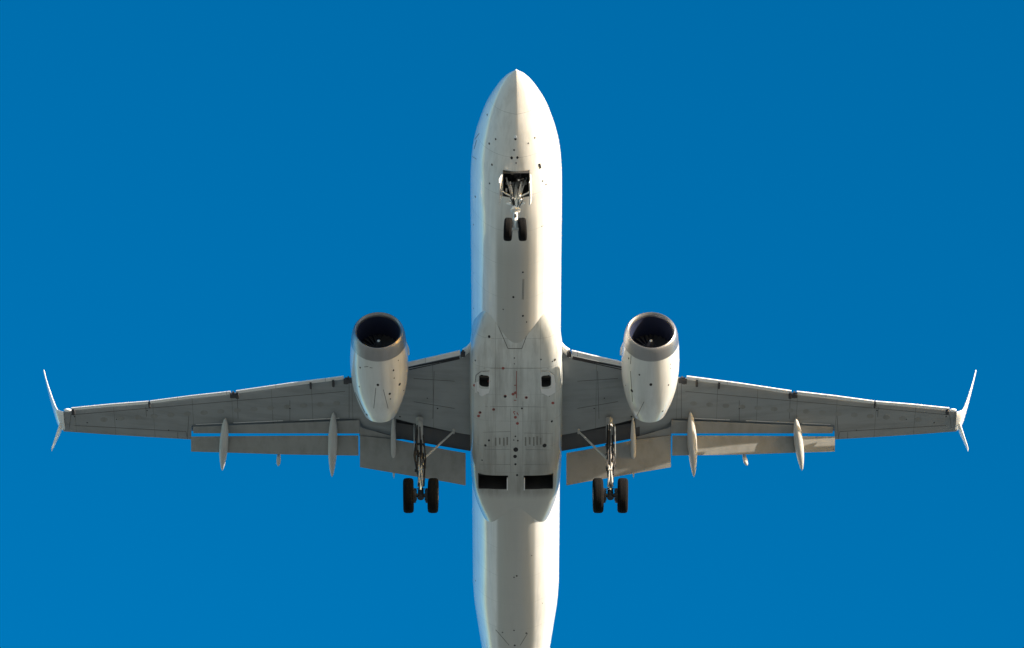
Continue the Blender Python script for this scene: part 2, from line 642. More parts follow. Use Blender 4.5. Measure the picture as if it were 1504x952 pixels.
# dx, LE row, cove/TE row (lower), virtual TE row, thickness ratio
WST = [(50, 516, 641, 692, .135), (79, 520, 636.5, 684, .135), (100, 525, 632.5, 679, .13), (153, 536.5, 621, 667, .125), (175.5, 542, 615, 662, .12), (177, 542.3, 641.5, 662, .12), (222, 550, 628, 654.3, .12), (229, 552, 616.5, 653.5, .12),
       (242, 554.6, 615, 652, .12), (330, 565.2, 619.0, 650, .115), (406, 577.0, 622.5, 648, .11), (472, 585.0, 625.5, 646.5, .11)]
WST2 = [(472.6, 585.0, 646.0, 646.0, .11), (534, 592.0, 642.5, 642.5, .11), (600, 598.2, 638.3, 638.3, .105), (640, 602.2, 635.3, 635.3, .10), (656, 604.5, 634.2, 634.2, .10)]


def naca(t):
    return 5 * (.2969 * math.sqrt(max(t, 0)) - .126 * t - .3516 * t * t + .2843 * t ** 3 - .1036 * t ** 4)


def wing_section(dx, le, cove, vte, tc, s):
    a = wpt(dx, le, s)
    b = wpt(dx, vte, s)
    c = wpt(dx, cove, s, -0.02)
    chord = b.y - a.y
    te = min(1.0, max(0.3, (c.y - a.y) / chord))
    pts = []
    NP = 16
    ts = [te * (0.5 - 0.5 * math.cos(math.pi * k / NP)) for k in range(NP + 1)]
    up = [Vector((lerp(a.x, b.x, t), a.y + t * chord, lerp(a.z, b.z, t) + tc * chord * naca(t) * 0.62 + .012 * chord * math.sin(math.pi * t))) for t in ts]
    lo = [Vector((lerp(a.x, b.x, t), a.y + t * chord, lerp(a.z, b.z, t) - tc * chord * naca(t) * 0.38 + .012 * chord * math.sin(math.pi * t))) for t in ts]
    return up[::-1] + lo[1:]


def surf_panel(s, stations, zoff, th, name, mat, parent, drop=None):
    """a thin plate following the wing: rows (dx, front row, rear row) at zoff above the reference"""
    bm = bmesh.new()
    rings = []
    for dx, p0, p1 in stations:
        a = wpt(dx, p0, s, zoff)
        b = wpt(dx, p1, s, zoff if drop is None else drop)
        rings.append([a, b, b + Vector((0, 0, th * .4)), a + Vector((0, 0, th))])
    loft(bm, rings)
    return obj(name, bm, mat, parent, smooth=25)


def airfoil_panel(s, stations, zoff, defl, tc, name, mat, parent, minth=0.0):
    """deflected aerofoil: rows (dx, LE row, TE row) in the photo; LE at zoff from the wing reference"""
    bm = bmesh.new()
    rings = []
    d = R(defl)
    for dx, p0, p1 in stations:
        a = wpt(dx, p0, s, zoff)
        k = ppm(a.y, a.z)
        c = (p1 - p0) / (k * (math.cos(d) * sE + math.sin(d) * cE))
        dirv = Vector((0, math.cos(d), -math.sin(d)))
        nrm = Vector((0, math.sin(d), math.cos(d)))
        NP = 10
        ts = [(0.5 - 0.5 * math.cos(math.pi * q / NP)) for q in range(NP + 1)]
        th = max(tc * c, minth)
        up = [a + dirv * (t * c) + nrm * (th * naca(t) * .75) for t in ts]
        lo = [a + dirv * (t * c) - nrm * (th * naca(t) * .25) for t in ts]
        rings.append(up[::-1] + lo[1:])
    loft(bm, rings)
    return obj(name, bm, mat, parent, smooth=40)


def canoe(s, p0, p1, r, name, mat, parent, flat=1.15, z0=-0.15, z1=-0.75):
    """pointed flap-track fairing between two photo points"""
    a = at(p0[0] * 1.0, p0[1], zref(p0[0] / 35.) + z0)
    b = at(p1[0] * 1.0, p1[1], zref(p1[0] / 35.) + z1)
    bm = bmesh.new()
    rings = []
    n = 22
    for k in range(n + 1):
        t = k / n
        p = a.lerp(b, t)
        rr = r * max(0.02, (math.sin(math.pi * t ** 0.85)) ** 0.62)
        p.z -= 0.12 * math.sin(math.pi * t)
        rings.append([p + Vector((rr * math.sin(q), 0, rr * flat * math.cos(q))) for q in (2 * math.pi * j / 20 for j in range(20))])
    loft(bm, rings)
    return obj(name, bm, mat, parent, smooth=60)


WINGS = {}
for s in (-1, 1):
    bm = bmesh.new()
    rings = [wing_section(*st, s) for st in WST + WST2]
    if s < 0:
        rings = [r[::-1] for r in rings]
    loft(bm, rings)
    wing = obj("wing", bm, M_WING, PLANE, smooth=35)
    WINGS[s] = wing

    # aileron seam & spoilers
    surf_panel(s, [(176, 608, 634), (242, 606, 633.5), (330, 610, 633.3), (406, 614, 633), (472, 617, 633)], 0.16, .05, "spoiler", M_WING, PLANE, drop=.13)
    surf_panel(s, [(60, 630, 660), (100, 622, 653), (153, 610, 644.5), (186, 604, 646), (229, 601, 640.5)], 0.18, .05, "spoiler", M_COVE_SHADE, PLANE, drop=.12)  # coloured dark to paint in the shade of the inboard cavity

    # outboard fore flap and main flap
    airfoil_panel(s, [(229, 617.2, 637.2), (330, 621.2, 637.0), (406, 624.4, 636.8), (470, 627.0, 636.6)], -0.12, 10, .16, "fore_flap", M_FLAP, PLANE)
    airfoil_panel(s, [(230.5, 639.6, 669.5), (330, 640.0, 668.0), (406, 640.6, 665.5), (473, 641.2, 663.5)], -0.26, 32, .13, "main_flap", M_FLAP, PLANE)
    # inboard
    airfoil_panel(s, [(178, 641.5, 649), (224, 629, 643), (228.4, 626, 642)], -0.16, 12, .2, "fore_flap", M_FLAP, PLANE)
    airfoil_panel(s, [(60, 640, 664.5), (182.5, 619.5, 643)], 0.02, 6, .12, "fore_flap", M_COVE_SHADE, PLANE)  # dark panel standing in for the deep shaded cavity
    airfoil_panel(s, [(74, 665.5, 713.5), (100, 661, 708.5), (176, 646, 695.5), (228.5, 640, 686.5)], -0.28, 35, .12, "main_flap", M_FLAP, PLANE)

    # slats outboard of the engine and Krueger flap inboard
    for a, b in (((252, 552.5), (408, 574.3)), ((416, 575.0), (532, 589.3)), ((534, 589.5), (645, 599.5))):
        mid = (lerp(a[0], b[0], .5), lerp(a[1], b[1], .5) - 0.6)
        airfoil_panel(s, [(*a, a[1] + 5.6 - .003 * a[0]), (*mid, mid[1] + 5.4 - .003 * mid[0]), (*b, b[1] + 5.2 - .003 * b[0])],
                      -0.20, -16, .30, "slat", M_SLAT, PLANE, minth=.15)
    airfoil_panel(s, [(82, 514.6, 521.8), (120, 523.5, 530.2), (160, 532.5, 539)], -0.20, -4, .35, "leading_edge_flap", M_SLAT, PLANE, minth=.18)

    # flap track fairings
    ctr = CX
    if s < 0:
        cs = [((331 - ctr, 614), (326.3, 691.5), .19), ((489.8 - ctr, 605.5), (487.6, 701), .20), ((577.5 - ctr, 612), (578.5, 703), .115)]
        tip = ((409.8, 664), (408.8, 684.5), .095)
    else:
        cs = [((1169 - ctr, 614), (1178, 691.5), .19), ((1014.3 - ctr, 605), (1019.3, 701), .20), ((929.5 - ctr, 612), (930.5, 702.5), .115)]
        tip = ((1092, 664), (1097.5, 684), .095)
    for p0, p1, r in cs:
        canoe(s, p0, (p1[0] - ctr, p1[1]), r, "flap_track_fairing", M_FLAPFAIR, PLANE)
    canoe(s, (tip[0][0] - ctr, tip[0][1]), (tip[1][0] - ctr, tip[1][1]), tip[2], "hinge_fairing", M_FLAPFAIR, PLANE, z0=-.45, z1=-.8)

    # split winglet: blended upper blade, ventral lower blade
    def blade(rows, name, tcr):
        bm = bmesh.new()
        rings = []
        for k, (le, te, tn) in enumerate(rows):
            # tn: unit vector across the blade's thickness
            c = te - le
            L = c.length
            NP = 8
            ts = [(0.5 - 0.5 * math.cos(math.pi * q / NP)) for q in range(NP + 1)]
            up = [le + c * t + tn * (tcr * L * naca(t) * .5) for t in ts]
            lo = [le + c * t - tn * (tcr * L * naca(t) * .5) for t in ts]
            rings.append(up[::-1] + lo[1:])
        loft(bm, rings)
        return obj(name, bm, M_WHITE, PLANE, smooth=40)

    a = wpt(656, 604.5, s); b = wpt(656, 634.2, s)
    tipx = 684.5
    up3 = Vector((0, 0, 1))
    out = Vector((s, 0, 0))
    T = at(s * side_scale(tipx + 0, s), 543, a.z + 2.75)   # upper tip leading edge
    rows = []
    for t, outf, up in ((0, 0, 0), (.04, .12, .015), (.10, .26, .05), (.18, .36, .13), (.36, .53, .33), (.6, .72, .58), (.8, .87, .79), (1, 1, 1)):
        le = Vector((lerp(a.x, T.x, outf), lerp(a.y, T.y, t ** .9), lerp(a.z, T.z, up)))
        ch = lerp(b.y - a.y, 0.42, min(1, t * 1.25) ** .8)
        te = le + Vector((s * .0, ch, 0.02))
        ang = lerp(0, R(78), min(1, t / .18))
        tn = Vector((-s * math.sin(ang), 0, math.cos(ang)))
        rows.append((le, te, tn))
    blade(rows, "winglet", .30)
    # ventral blade
    v0 = at(s * side_scale(660.5, s), 621, a.z + .02)
    v1 = at(s * side_scale(673, s), 658, a.z - .95)
    rows = []
    for t in (0, .25, .5, .75, 1):
        le = v0.lerp(v1, t)
        ch = lerp(0.62, .22, t)
        rows.append((le, le + Vector((0, ch * .8, -ch * .25)), Vector((s * math.cos(.5), 0, math.sin(.5)))))
    blade(rows, "ventral_winglet", .5)
    # nav lamp at the tip leading edge
    bm = bmesh.new()
    p = wpt(650, 602.5, s, -.05)
    bmesh.ops.create_uvsphere(bm, u_segments=16, v_segments=10, radius=.1, matrix=Matrix.Translation(p) @ Matrix.Diagonal((1.6, .9, .6, 1)))
    obj("navigation_lamp", bm, M_LENS, PLANE)

    # wing root glove: fillet from the fuselage to the leading edge
    bm = bmesh.new()
    rings = []
    for (dx, le) in ((58, 486), (64, 497), (68, 504), (73, 509.5), (79, 513.5)):
        p = at(s * dx, le, -1.02 - .004 * (dx - 58) * 3)
        q = at(s * dx, 528, p.z + .05)
        L = q.y - p.y
        ts = [0, .03, .1, .25, .5, 1]
        up = [Vector((p.x, p.y + L * t, p.z + .9 * naca(t) * .28)) for t in ts]
        lo = [Vector((p.x, p.y + L * t, p.z - .9 * naca(t) * .30)) for t in ts]
        rings.append(up[::-1] + lo[1:])
    loft(bm, rings)
    obj("wing_root_fillet", bm, M_WHITE, PLANE, smooth=50)

# ---- engines
for s in (-1, 1):
    dxe = 202.4 if s < 0 else 198.5
    C = at(s * dxe, 485.0, -1.95)
    prof = [(0.62, 1.135), (1.2, 1.175), (1.7, 1.195), (2.2, 1.19), (2.8, 1.155), (3.3, 1.09), (3.8, .99), (4.2, .88), (4.5, .79), (4.72, .715),
            (4.70, .69), (4.3, .72), (3.6, .70)]
    bm = bmesh.new()
    revolve_y(bm, C, prof, 72, False, False, cant=.07)
    nac = obj("engine_nacelle", bm, M_NAC, PLANE, smooth=40, recalc=True)
    bm = bmesh.new()
    lip = [(0.16, 0.88), (.10, .888), (.05, .91), (0.0, .965), (.02, 1.0), (.09, 1.045), (.22, 1.085), (.4, 1.113), (.618, 1.133)]
    revolve_y(bm, C, lip, 72, False, False, cant=.07)
    obj("intake_lip", bm, M_LIP, nac, smooth=60)
    bm = bmesh.new()
    revolve_y(bm, C, [(.158, .877), (.35, .858), (.602, .855), (.9, .85), (1.3, .86), (1.32, .3)], 64, cap1=True, cant=.07)
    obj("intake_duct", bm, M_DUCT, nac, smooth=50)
    # fan
    bm = bmesh.new()
    nb = 24
    for k in range(nb):
        t0 = 2 * math.pi * k / nb
        rings = []
        for r in (.26, .5, .84):
            tw = lerp(.35, 1.0, (r - .26) / .58)
            ch = lerp(.14, .21, (r - .26) / .58)
            t = t0 + .10 * (r - .26)
            c = Vector((C.x + r * math.sin(t), C.y + 1.12, C.z + r * math.cos(t)))
            tan = Vector((math.cos(t), 0, -math.sin(t)))
            dv = tan * math.sin(tw) * ch * .5 + Vector((0, math.cos(tw) * ch * .5, 0))
            nn = dv.cross(Vector((math.sin(t), 0, math.cos(t)))).normalized() * .007
            rings.append([c - dv + nn, c + dv + nn, c + dv - nn, c - dv - nn])
        loft(bm, rings)
    obj("fan", bm, M_FAN, nac, smooth=40)
    bm = bmesh.new()
    revolve_y(bm, C, [(.58, .012), (.62, .05), (.75, .13), (.9, .20), (1.05, .255), (1.2, .27)], 32, True, True)
    obj("spinner", bm, M_SPIN, nac, smooth=60)
    bm = bmesh.new()
    revolve_y(bm, C, [(.57, .012), (.59, .04), (.625, .066), (.63, .05)], 24, True, True)
    obj("spinner_glint", bm, M_NAC, nac, smooth=60)  # pale tip painted in for the sunlit highlight on the spinner
    bm = bmesh.new()
    revolve_y(bm, C, [(3.6, .56), (4.1, .52), (4.4, .44), (4.6, .37), (4.59, .35), (4.2, .37)], 48)
    obj("exhaust_nozzle", bm, M_HOT, nac, smooth=50)
    bm = bmesh.new()
    revolve_y(bm, C, [(4.0, .26), (4.4, .20), (4.6, .10), (4.66, .02)], 32, True, True)
    obj("exhaust_plug", bm, M_HOT, nac, smooth=60)
    # pylon
    bm = bmesh.new()
    rings = []
    for (yy, w, zb, zt) in ((1.0, .06, 1.0, 1.22), (1.8, .2, .95, 1.42), (3.0, .24, .8, 1.5), (4.2, .24, .72, 1.6), (5.0, .18, .95, 1.6), (5.6, .05, 1.2, 1.5)):
        rings.append([C + Vector((x, yy, z)) for x, z in ((-w, zb), (w, zb), (w, zt), (-w, zt))])
    loft(bm, rings)
    obj("engine_pylon", bm, M_NAC, PLANE, smooth=40)
    # strake on the inboard side
    bm = bmesh.new()
    t = R(62)
    rings = []
    for yy, hh in ((1.0, .02), (1.7, .22), (2.1, .24)):
        rr = 1.17
        p = C + Vector((-s * rr * math.sin(t), yy, rr * math.cos(t)))
        o_ = Vector((-s * math.sin(t), 0, math.cos(t)))
        tg = Vector((math.cos(t), 0, s * math.sin(t))) * .015
        rings.append([p - tg, p + tg, p + o_ * hh + tg * .4, p + o_ * hh - tg * .4])
    loft(bm, rings)
    obj("strake", bm, M_NAC, nac, smooth=30)


# ---- wheels
def tyre(c, r, w, rim_r, parent, tilt=0.0):
    bm = bmesh.new()
    h = w / 2
    prof = [(-h * .78, rim_r), (-h * .95, rim_r + (r - rim_r) * .35), (-h, r * .80), (-h * .93, r * .91), (-h * .72, r * .972), (-h * .45, r * .995),
            (-h * .40, r * .982), (-h * .36, r * .997), (-h * .04, r), (0, r * .986), (h * .04, r), (h * .36, r * .997), (h * .40, r * .982), (h * .45, r * .995),
            (h * .72, r * .972), (h * .93, r * .91), (h, r * .80), (h * .95, rim_r + (r - rim_r) * .35), (h * .78, rim_r)]
    revolve_x(bm, c, prof, 48, tilt=tilt)
    t = obj("tyre", bm, M_TYRE, parent, smooth=35)
    bm = bmesh.new()
    revolve_x(bm, c, [(-h * .98, rim_r * .25), (-h * .9, rim_r * .45), (-h * .80, rim_r * .6), (-h * .82, rim_r * .93), (-h * .93, rim_r * 1.02), (h * .93, rim_r * 1.02),
                      (h * .82, rim_r * .93), (h * .80, rim_r * .6), (h * .9, rim_r * .45), (h * .98, rim_r * .25)], 32, tilt=tilt)
    obj("rim", bm, M_RIM, parent, smooth=35)
    return t


# ---- nose gear
pa = at(0.0, 337, -3.35)
top = Vector((0, y_at(279, -1.75), -1.35))
pa.x = -1.5 / 36
bm = bmesh.new()
kn = top.lerp(pa, .60)
tube(bm, [top, top.lerp(pa, .2), kn], [.10, .125, .12], 18)
tube(bm, [top.lerp(pa, .56), kn, top.lerp(pa, .63)], [.19, .20, .13], 18)
for q in (-1, 1):
    tube(bm, [top.lerp(pa, .5) + Vector((q * .16, -.10, .02)), top.lerp(pa, .5) + Vector((q * .34, -.02, .16))], [.07, .05], 12)
tube(bm, [top + Vector((-.42, .02, .0)), top + Vector((.42, .02, .0))], .06, 12)
NG = obj("nose_gear", bm, M_NGEAR, PLANE)
bm = bmesh.new()
tube(bm, [kn, pa], .085, 16)
tube(bm, [pa + Vector((-.33, 0, 0)), pa + Vector((.33, 0, 0))], .06, 14)
obj("piston", bm, M_NGEAR, NG)
bm = bmesh.new()
for s in (-1, 1):
    tube(bm, [top.lerp(pa, .5) + Vector((s * .04, 0, 0)), top + Vector((s * .40, -.35, -.05))], .035, 10)
    tube(bm, [top.lerp(pa, .42) + Vector((s * .08, -.03, 0)), top + Vector((s * .48, .30, -.35))], .03, 10)
obj("drag_brace", bm, M_NGEAR, NG)
bm = bmesh.new()
tube(bm, [kn + Vector((0, .10, .02)), kn.lerp(pa, .45) + Vector((0, .30, 0)), pa + Vector((0, .06, .08))], [.05, .035, .05], 10)
obj("torque_link", bm, M_GEAR, NG)
bm = bmesh.new()
for k in range(11):
    a0 = top.lerp(pa, random.uniform(.0, .3)) + Vector((random.uniform(-.3, .3), random.uniform(-.25, .1), random.uniform(-.1, .1)))
    b0 = kn + Vector((random.uniform(-.09, .09), -.1, random.uniform(-.05, .1)))
    mid = a0.lerp(b0, .5) + Vector((random.uniform(-.12, .12), -.05, random.uniform(-.1, 0)))
    tube(bm, [a0, mid, b0], .016, 7)
obj("hydraulic_hoses", bm, M_HOSE, NG)
bm = bmesh.new()
p = kn + Vector((-.03, -.17, .05))
revl = [(0.0, .085), (.02, .10), (.12, .09), (.15, .05)]
revolve_y(bm, p, revl, 20, True, True)
obj("taxi_lamp", bm, M_LENS, NG, smooth=40)
bm = bmesh.new()
box(bm, kn.lerp(pa, .35) + Vector((0, -.09, 0)), (.11, .05, .16), bev=.012)
obj("tow_fitting", bm, M_BRAKE, NG)
for s, dx in ((-1, -11.7), (1, 8.7)):
    c = Vector((dx / 36.0, pa.y, pa.z))
    tyre(c, .47, .32, .24, NG, tilt=-s * R(4))
# rods, fittings and actuators crowding the bay mouth
for s in (-1, 1):
    bm = bmesh.new()
    tube(bm, [top.lerp(pa, .34) + Vector((s * .07, -.05, 0)), Vector((s * .44, ny1 - .25, -1.98)), Vector((s * .53, ny1 - .5, -2.15))], [.03, .035, .025], 10)
    obj("door_rod", bm, M_NGEAR, NG)
    bm = bmesh.new()
    a0 = top.lerp(pa, .40) + Vector((s * .13, -.10, .0))
    tube(bm, [a0, a0 + Vector((s * .04, -.22, .30)), a0 + Vector((s * .10, -.5, .52))], [.055, .06, .035], 12)
    obj("steering_actuator", bm, M_NGEAR, NG)
rb = random.Random(3)
for k in range(9):
    bm = bmesh.new()
    c = Vector((rb.uniform(-.40, .40), lerp(ny0, ny1, rb.uniform(.25, .95)), rb.uniform(-1.85, -1.5)))
    if k % 3:
        box(bm, c, (rb.uniform(.05, .12), rb.uniform(.06, .16), rb.uniform(.05, .1)), bev=.012)
    else:
        tube(bm, [c, c + Vector((rb.uniform(-.25, .25), rb.uniform(-.3, .1), rb.uniform(-.1, .15)))], .022, 8)
    obj("bay_fitting", bm, M_NGEAR if k % 2 else M_HOT, NG)
# nose gear doors
for s in (-1, 1):
    bm = bmesh.new()
    rings = []
    y0, y1 = ny0 + .05, ny1 - .03
    for k in range(7):
        t = k / 6
        y = lerp(y0, y1, t)
        w = fus(y)
        x0 = s * .545
        z0 = -1.965
        x1 = (.50 if s > 0 else -.63) + s * .02 * math.sin(math.pi * t)
        z1 = z0 - .56
        nx = Vector((s * .05, 0, .002))
        A = Vector((x0, y, z0)); Bm = Vector((lerp(x0, x1, .55) + s * .05, y, lerp(z0, z1, .5))); B = Vector((x1, y, z1 if 0 < k < 6 else z1 + .08))
        rings.append([A, Bm, B, B + nx, Bm + nx, A + nx])
    loft(bm, rings)
    obj("gear_door", bm, M_WHITE, NG, smooth=40)

# ---- main gear
for s in (-1, 1):
    dxc = 140.0 if s < 0 else 138.5
    ax = at(s * dxc, 728.0, -4.55)
    tp = at(s * (142.0 if s < 0 else 137.0), 621, -1.50)
    d = (ax - tp)
    bm = bmesh.new()
    tube(bm, [tp + Vector((0, 0, .25)), tp.lerp(ax, .12), tp.lerp(ax, .50)], [.15, .145, .135], 20)
    tube(bm, [tp.lerp(ax, .44), tp.lerp(ax, .46), tp.lerp(ax, .58), tp.lerp(ax, .60)], [.15, .17, .165, .13], 20)
    MG = obj("main_gear", bm, M_GEAR, PLANE)
    for f_ in (.30, .43, .60):
        bm = bmesh.new()
        tube(bm, [tp.lerp(ax, f_), tp.lerp(ax, f_ + .022)], [.185, .185], 16)
        obj("strut_collar", bm, M_BRAKE, MG)
    bm = bmesh.new()
    tube(bm, [tp.lerp(ax, .58), tp.lerp(ax, .93)], .085, 16)
    obj("piston", bm, M_CHROME, MG)
    bm = bmesh.new()
    tube(bm, [ax + Vector((-.58, 0, 0)), ax + Vector((.58, 0, 0))], .085, 14)
    tube(bm, [ax + Vector((0, 0, .32)), ax + Vector((0, 0, -.14))], [.12, .14], 14)
    for q in (-1, 1):
        revolve_x(bm, ax + Vector((q * .30, 0, 0)), [(-.12, .15), (-.10, .31), (.10, .31), (.12, .15)], 24)
        for k in range(5):
            t = k * 1.256 + .4
            tube(bm, [ax + Vector((q * .16, .19 * math.sin(t), .19 * math.cos(t))), ax + Vector((q * .24, .19 * math.sin(t), .19 * math.cos(t)))], .045, 8)
        tube(bm, [ax + Vector((q * .06, -.12, .3)), ax + Vector((q * .2, -.26, .12)), ax + Vector((q * .3, -.2, .05))], .02, 7)
    obj("axle", bm, M_BRAKE, MG)
    bm = bmesh.new()
    u = tp.lerp(ax, .56); v = tp.lerp(ax, .90)
    mid = u.lerp(v, .52) + Vector((0, -.36, .04))
    for q in (-1, 1):
        tube(bm, [u + Vector((q * .09, -.1, 0)), mid + Vector((q * .03, 0, 0))], [.05, .035], 9)
        tube(bm, [mid + Vector((q * .03, 0, 0)), v + Vector((q * .09, -.08, 0))], [.035, .05], 9)
    tube(bm, [mid + Vector((-.09, 0, 0)), mid + Vector((.09, 0, 0))], .045, 9)
    obj("torque_link", bm, M_GEAR, MG)
    bm = bmesh.new()
    br0 = at(s * 92.0, 634, -1.62)
    br1 = tp.lerp(ax, .54)
    tube(bm, [br0, br1], [.04, .05], 12)
    tube(bm, [br0 + Vector((0, -.06, .06)), br0 + Vector((0, .2, .10))], .05, 10)
    obj("side_strut", bm, M_GEAR, MG)
    bm = bmesh.new()
    for k in range(10):
        t0, t1 = random.uniform(.05, .5), random.uniform(.6, .95)
        off = Vector((random.uniform(-.17, .17), random.uniform(-.2, -.12), 0))
        tube(bm, [tp.lerp(ax, t0) + off, tp.lerp(ax, lerp(t0, t1, .5)) + off * 1.5, tp.lerp(ax, t1) + off * .9], .03, 7)
    for k in range(8):
        off = Vector((random.uniform(-.2, .2), random.uniform(-.22, -.1), 0))
        box(bm, tp.lerp(ax, random.uniform(.5, .8)) + off, (.09, .07, .12), bev=.01)
    obj("hydraulic_hoses", bm, M_HOSE, MG)
    for q in (-1, 1):
        c = ax + Vector((q * (18.5 / 36.0), 0, 0))
        tyre(c, .735, .44, .36, MG, tilt=q * R(1.0))
    # strut door on the outboard side of the leg
    bm = bmesh.new()
    rings = []
    for t, hw_ in ((.06, .20), (.2, .26), (.36, .25), (.46, .16)):
        p = tp.lerp(ax, t) + Vector((s * .21, 0, 0))
        rings.append([p + Vector((0, -hw_, 0)), p + Vector((s * .03, -hw_, 0)), p + Vector((s * .05, hw_, 0)), p + Vector((0, hw_, 0))])
    loft(bm, rings)
    obj("gear_door", bm, M_WING, MG, smooth=40)

# ---- tail surfaces (beyond the frame)
for s in (-1, 1):
    bm = bmesh.new()
    rings = []
    for x, y0, ch, z in ((.5, 23.6, 4.2, 1.15), (7.3, 28.6, 1.5, 1.95)):
        ts = [0, .01, .05, .15, .3, .5, .75, 1]
        rings.append([Vector((s * x, y0 + ch * t, z + .09 * ch * naca(t) * .5)) for t in ts[::-1]] +
                     [Vector((s * x, y0 + ch * t, z - .09 * ch * naca(t) * .5)) for t in ts[1:]])
    loft(bm, rings)
    obj("horizontal_stabiliser", bm, M_WING, PLANE)
bm = bmesh.new()
rings = []
for z, y0, ch in ((1.4, 21.0, 6.2), (2.6, 22.6, 5.2), (8.6, 28.0, 2.2)):
    ts = [0, .01, .05, .15, .3, .5, .75, 1]
    rings.append([Vector((.09 * ch * naca(t) * .5, y0 + ch * t, z)) for t in ts[::-1]] + [Vector((-.09 * ch * naca(t) * .5, y0 + ch * t, z)) for t in ts[1:]])
loft(bm, rings)
obj("tail_fin", bm, M_WHITE, PLANE)

# ------------------------------------------------------------------ small fittings that sit on the skins
bpy.context.view_layer.update()
TREES = {}


def tree_of(o):
    if o.name not in TREES:
        TREES[o.name] = BVHTree.FromPolygons([v.co.copy() for v in o.data.vertices], [tuple(p.vertices) for p in o.data.polygons])
    return TREES[o.name]


def hit(o, px, py):
    """point and normal of the skin seen at a photo position (airliner frame)"""
    dx, dy = (px - 752.0) / FPX, (476.0 - py) / FPX
    d = (Vector((0, cE, sE)) + Vector((dx, 0, 0)) + Vector((0, -sE, cE)) * dy).normalized()
    h = tree_of(o).ray_cast(CAM - ORIGIN, d)
    if h[0] is None:
        return None
    n = h[1]
    if n.dot(d) > 0:
        n = -n
    return h[0], n


def patch(bm, o, pts, off=.004, mat=0, th=.002):
    """thin plate through photo points laid on a skin"""
    vs0, vs1 = [], []
    for (px, py) in pts:
        h = hit(o, px, py)
        if h is None:
            return False
        vs0.append(bm.verts.new(h[0] + h[1] * .0005)); vs1.append(bm.verts.new(h[0] + h[1] * (off + th)))
    f = bm.faces.new(vs1); f.material_index = mat
    n = len(vs1)
    for i in range(n):
        bm.faces.new((vs0[i], vs0[(i + 1) % n], vs1[(i + 1) % n], vs1[i])).material_index = mat
    return True


def dot(o, px, py, r, name="drain_port", mat=None, el=1.0, up=.006):
    """small round fitting: r in photo px"""
    h = hit(o, px, py)
    if h is None:
        return
    p, n = h
    r *= random.uniform(.72, .98)
    k = 35.4
    u = Vector((1, 0, 0)); u = (u - n * u.dot(n)).normalized(); v = n.cross(u)
    bm = bmesh.new()
    rings = []
    for rr, hh in ((1, 0), (.92, up), (.55, up * 1.3)):
        rings.append([p + n * hh + (u * math.cos(t) * r / k * rr + v * math.sin(t) * r / k * rr * el * 1.35) for t in (2 * math.pi * q / 14 for q in range(14))])
    loft(bm, rings, cap0=False)
    obj(name, bm, mat or M_DARK, o, smooth=30)


def stroke(bm, o, a, b, w, n=6, mat=0):
    """thin seam line on a skin between photo points"""
    ax, ay = a; bx, by = b
    L = math.hypot(bx - ax, by - ay)
    nx, ny = -(by - ay) / L * w / 2, (bx - ax) / L * w / 2
    rows = []
    for k in range(n + 1):
        x, y = lerp(ax, bx, k / n), lerp(ay, by, k / n)
        h0, h1 = hit(o, x + nx, y + ny), hit(o, x - nx, y - ny)
        if h0 is None or h1 is None:
            continue
        rows.append([h0[0] + h0[1] * .0005, h0[0] + h0[1] * .0035, h1[0] + h1[1] * .0035, h1[0] + h1[1] * .0005])
    if len(rows) > 1:
        loft(bm, rows)


def seams(name, o, mat, segs, w=.8, n=10):
    for a, b in segs:
        bm = bmesh.new()
        stroke(bm, o, a, b, w, n)
        if len(bm.faces):
            bmesh.ops.remove_doubles(bm, verts=bm.verts[:], dist=1e-4)
            obj(name, bm, mat, o, smooth=0)
        else:
            bm.free()


# fuselage ports (photo positions read off the skin)
for px, py, r in ((715.5, 168.5, 1.5), (718.5, 211, 1.8), (728, 204.5, 1.3), (757, 204.0, 1.9), (785.5, 202.5, 1.6), (776, 210.5, 1.0), (755, 220.5, 1.2),
                  (751.5, 232, 2.1), (760, 231.5, 2.1), (758, 239.5, 1.1), (722.5, 242, 1.8), (719, 269.5, 1.6), (797, 266, 1.2), (802, 271, 1.3),
                  (698, 289, 1.8), (695.5, 330, 1.1), (768, 400, 1.6), (754, 436.5, 1.7), (768, 464, 1.6), (739, 454.5, 1.2), (773.5, 473, 1.3), (796, 332.5, 1.0),
                  (696, 401, .9), (695.5, 453, .9), (759, 846, 1.8), (755, 848, 1.4), (698.5, 853, 1.6), (781, 816, .9), (797, 886, .8), (738, 929, 1.4), (755, 926, 1.4), (773, 930, 1.4), (756, 948, 2)):
    dot(FUS, px, py, r)
dot(FUS, 757, 201.6, 2.2, "landing_lamp", M_LENS)
bm = bmesh.new()
patch(bm, FUS, [(790.5, 241), (793.5, 240), (795, 246.5), (792.5, 248)], off=.01)
obj("pitot_port", bm, M_DARK, FUS, smooth=0)
# faint panel edges
seams("panel_seam", FUS, M_SEAL, (((697, 205), (704, 196)), ((694, 230), (700, 234)), ((696.5, 219), (700, 206)), ((812, 235), (819, 230)), ((812, 205), (815, 212)), ((797, 168), (802, 173)),
             ((695, 478), (711, 461)), ((695, 495), (697, 478)), ((811, 463), (816, 482)),
             ((768, 410), (767, 440)), ((769.5, 410), (768.8, 440)),
             ((728, 925), (748, 948)), ((775, 930), (764, 948))), .7)

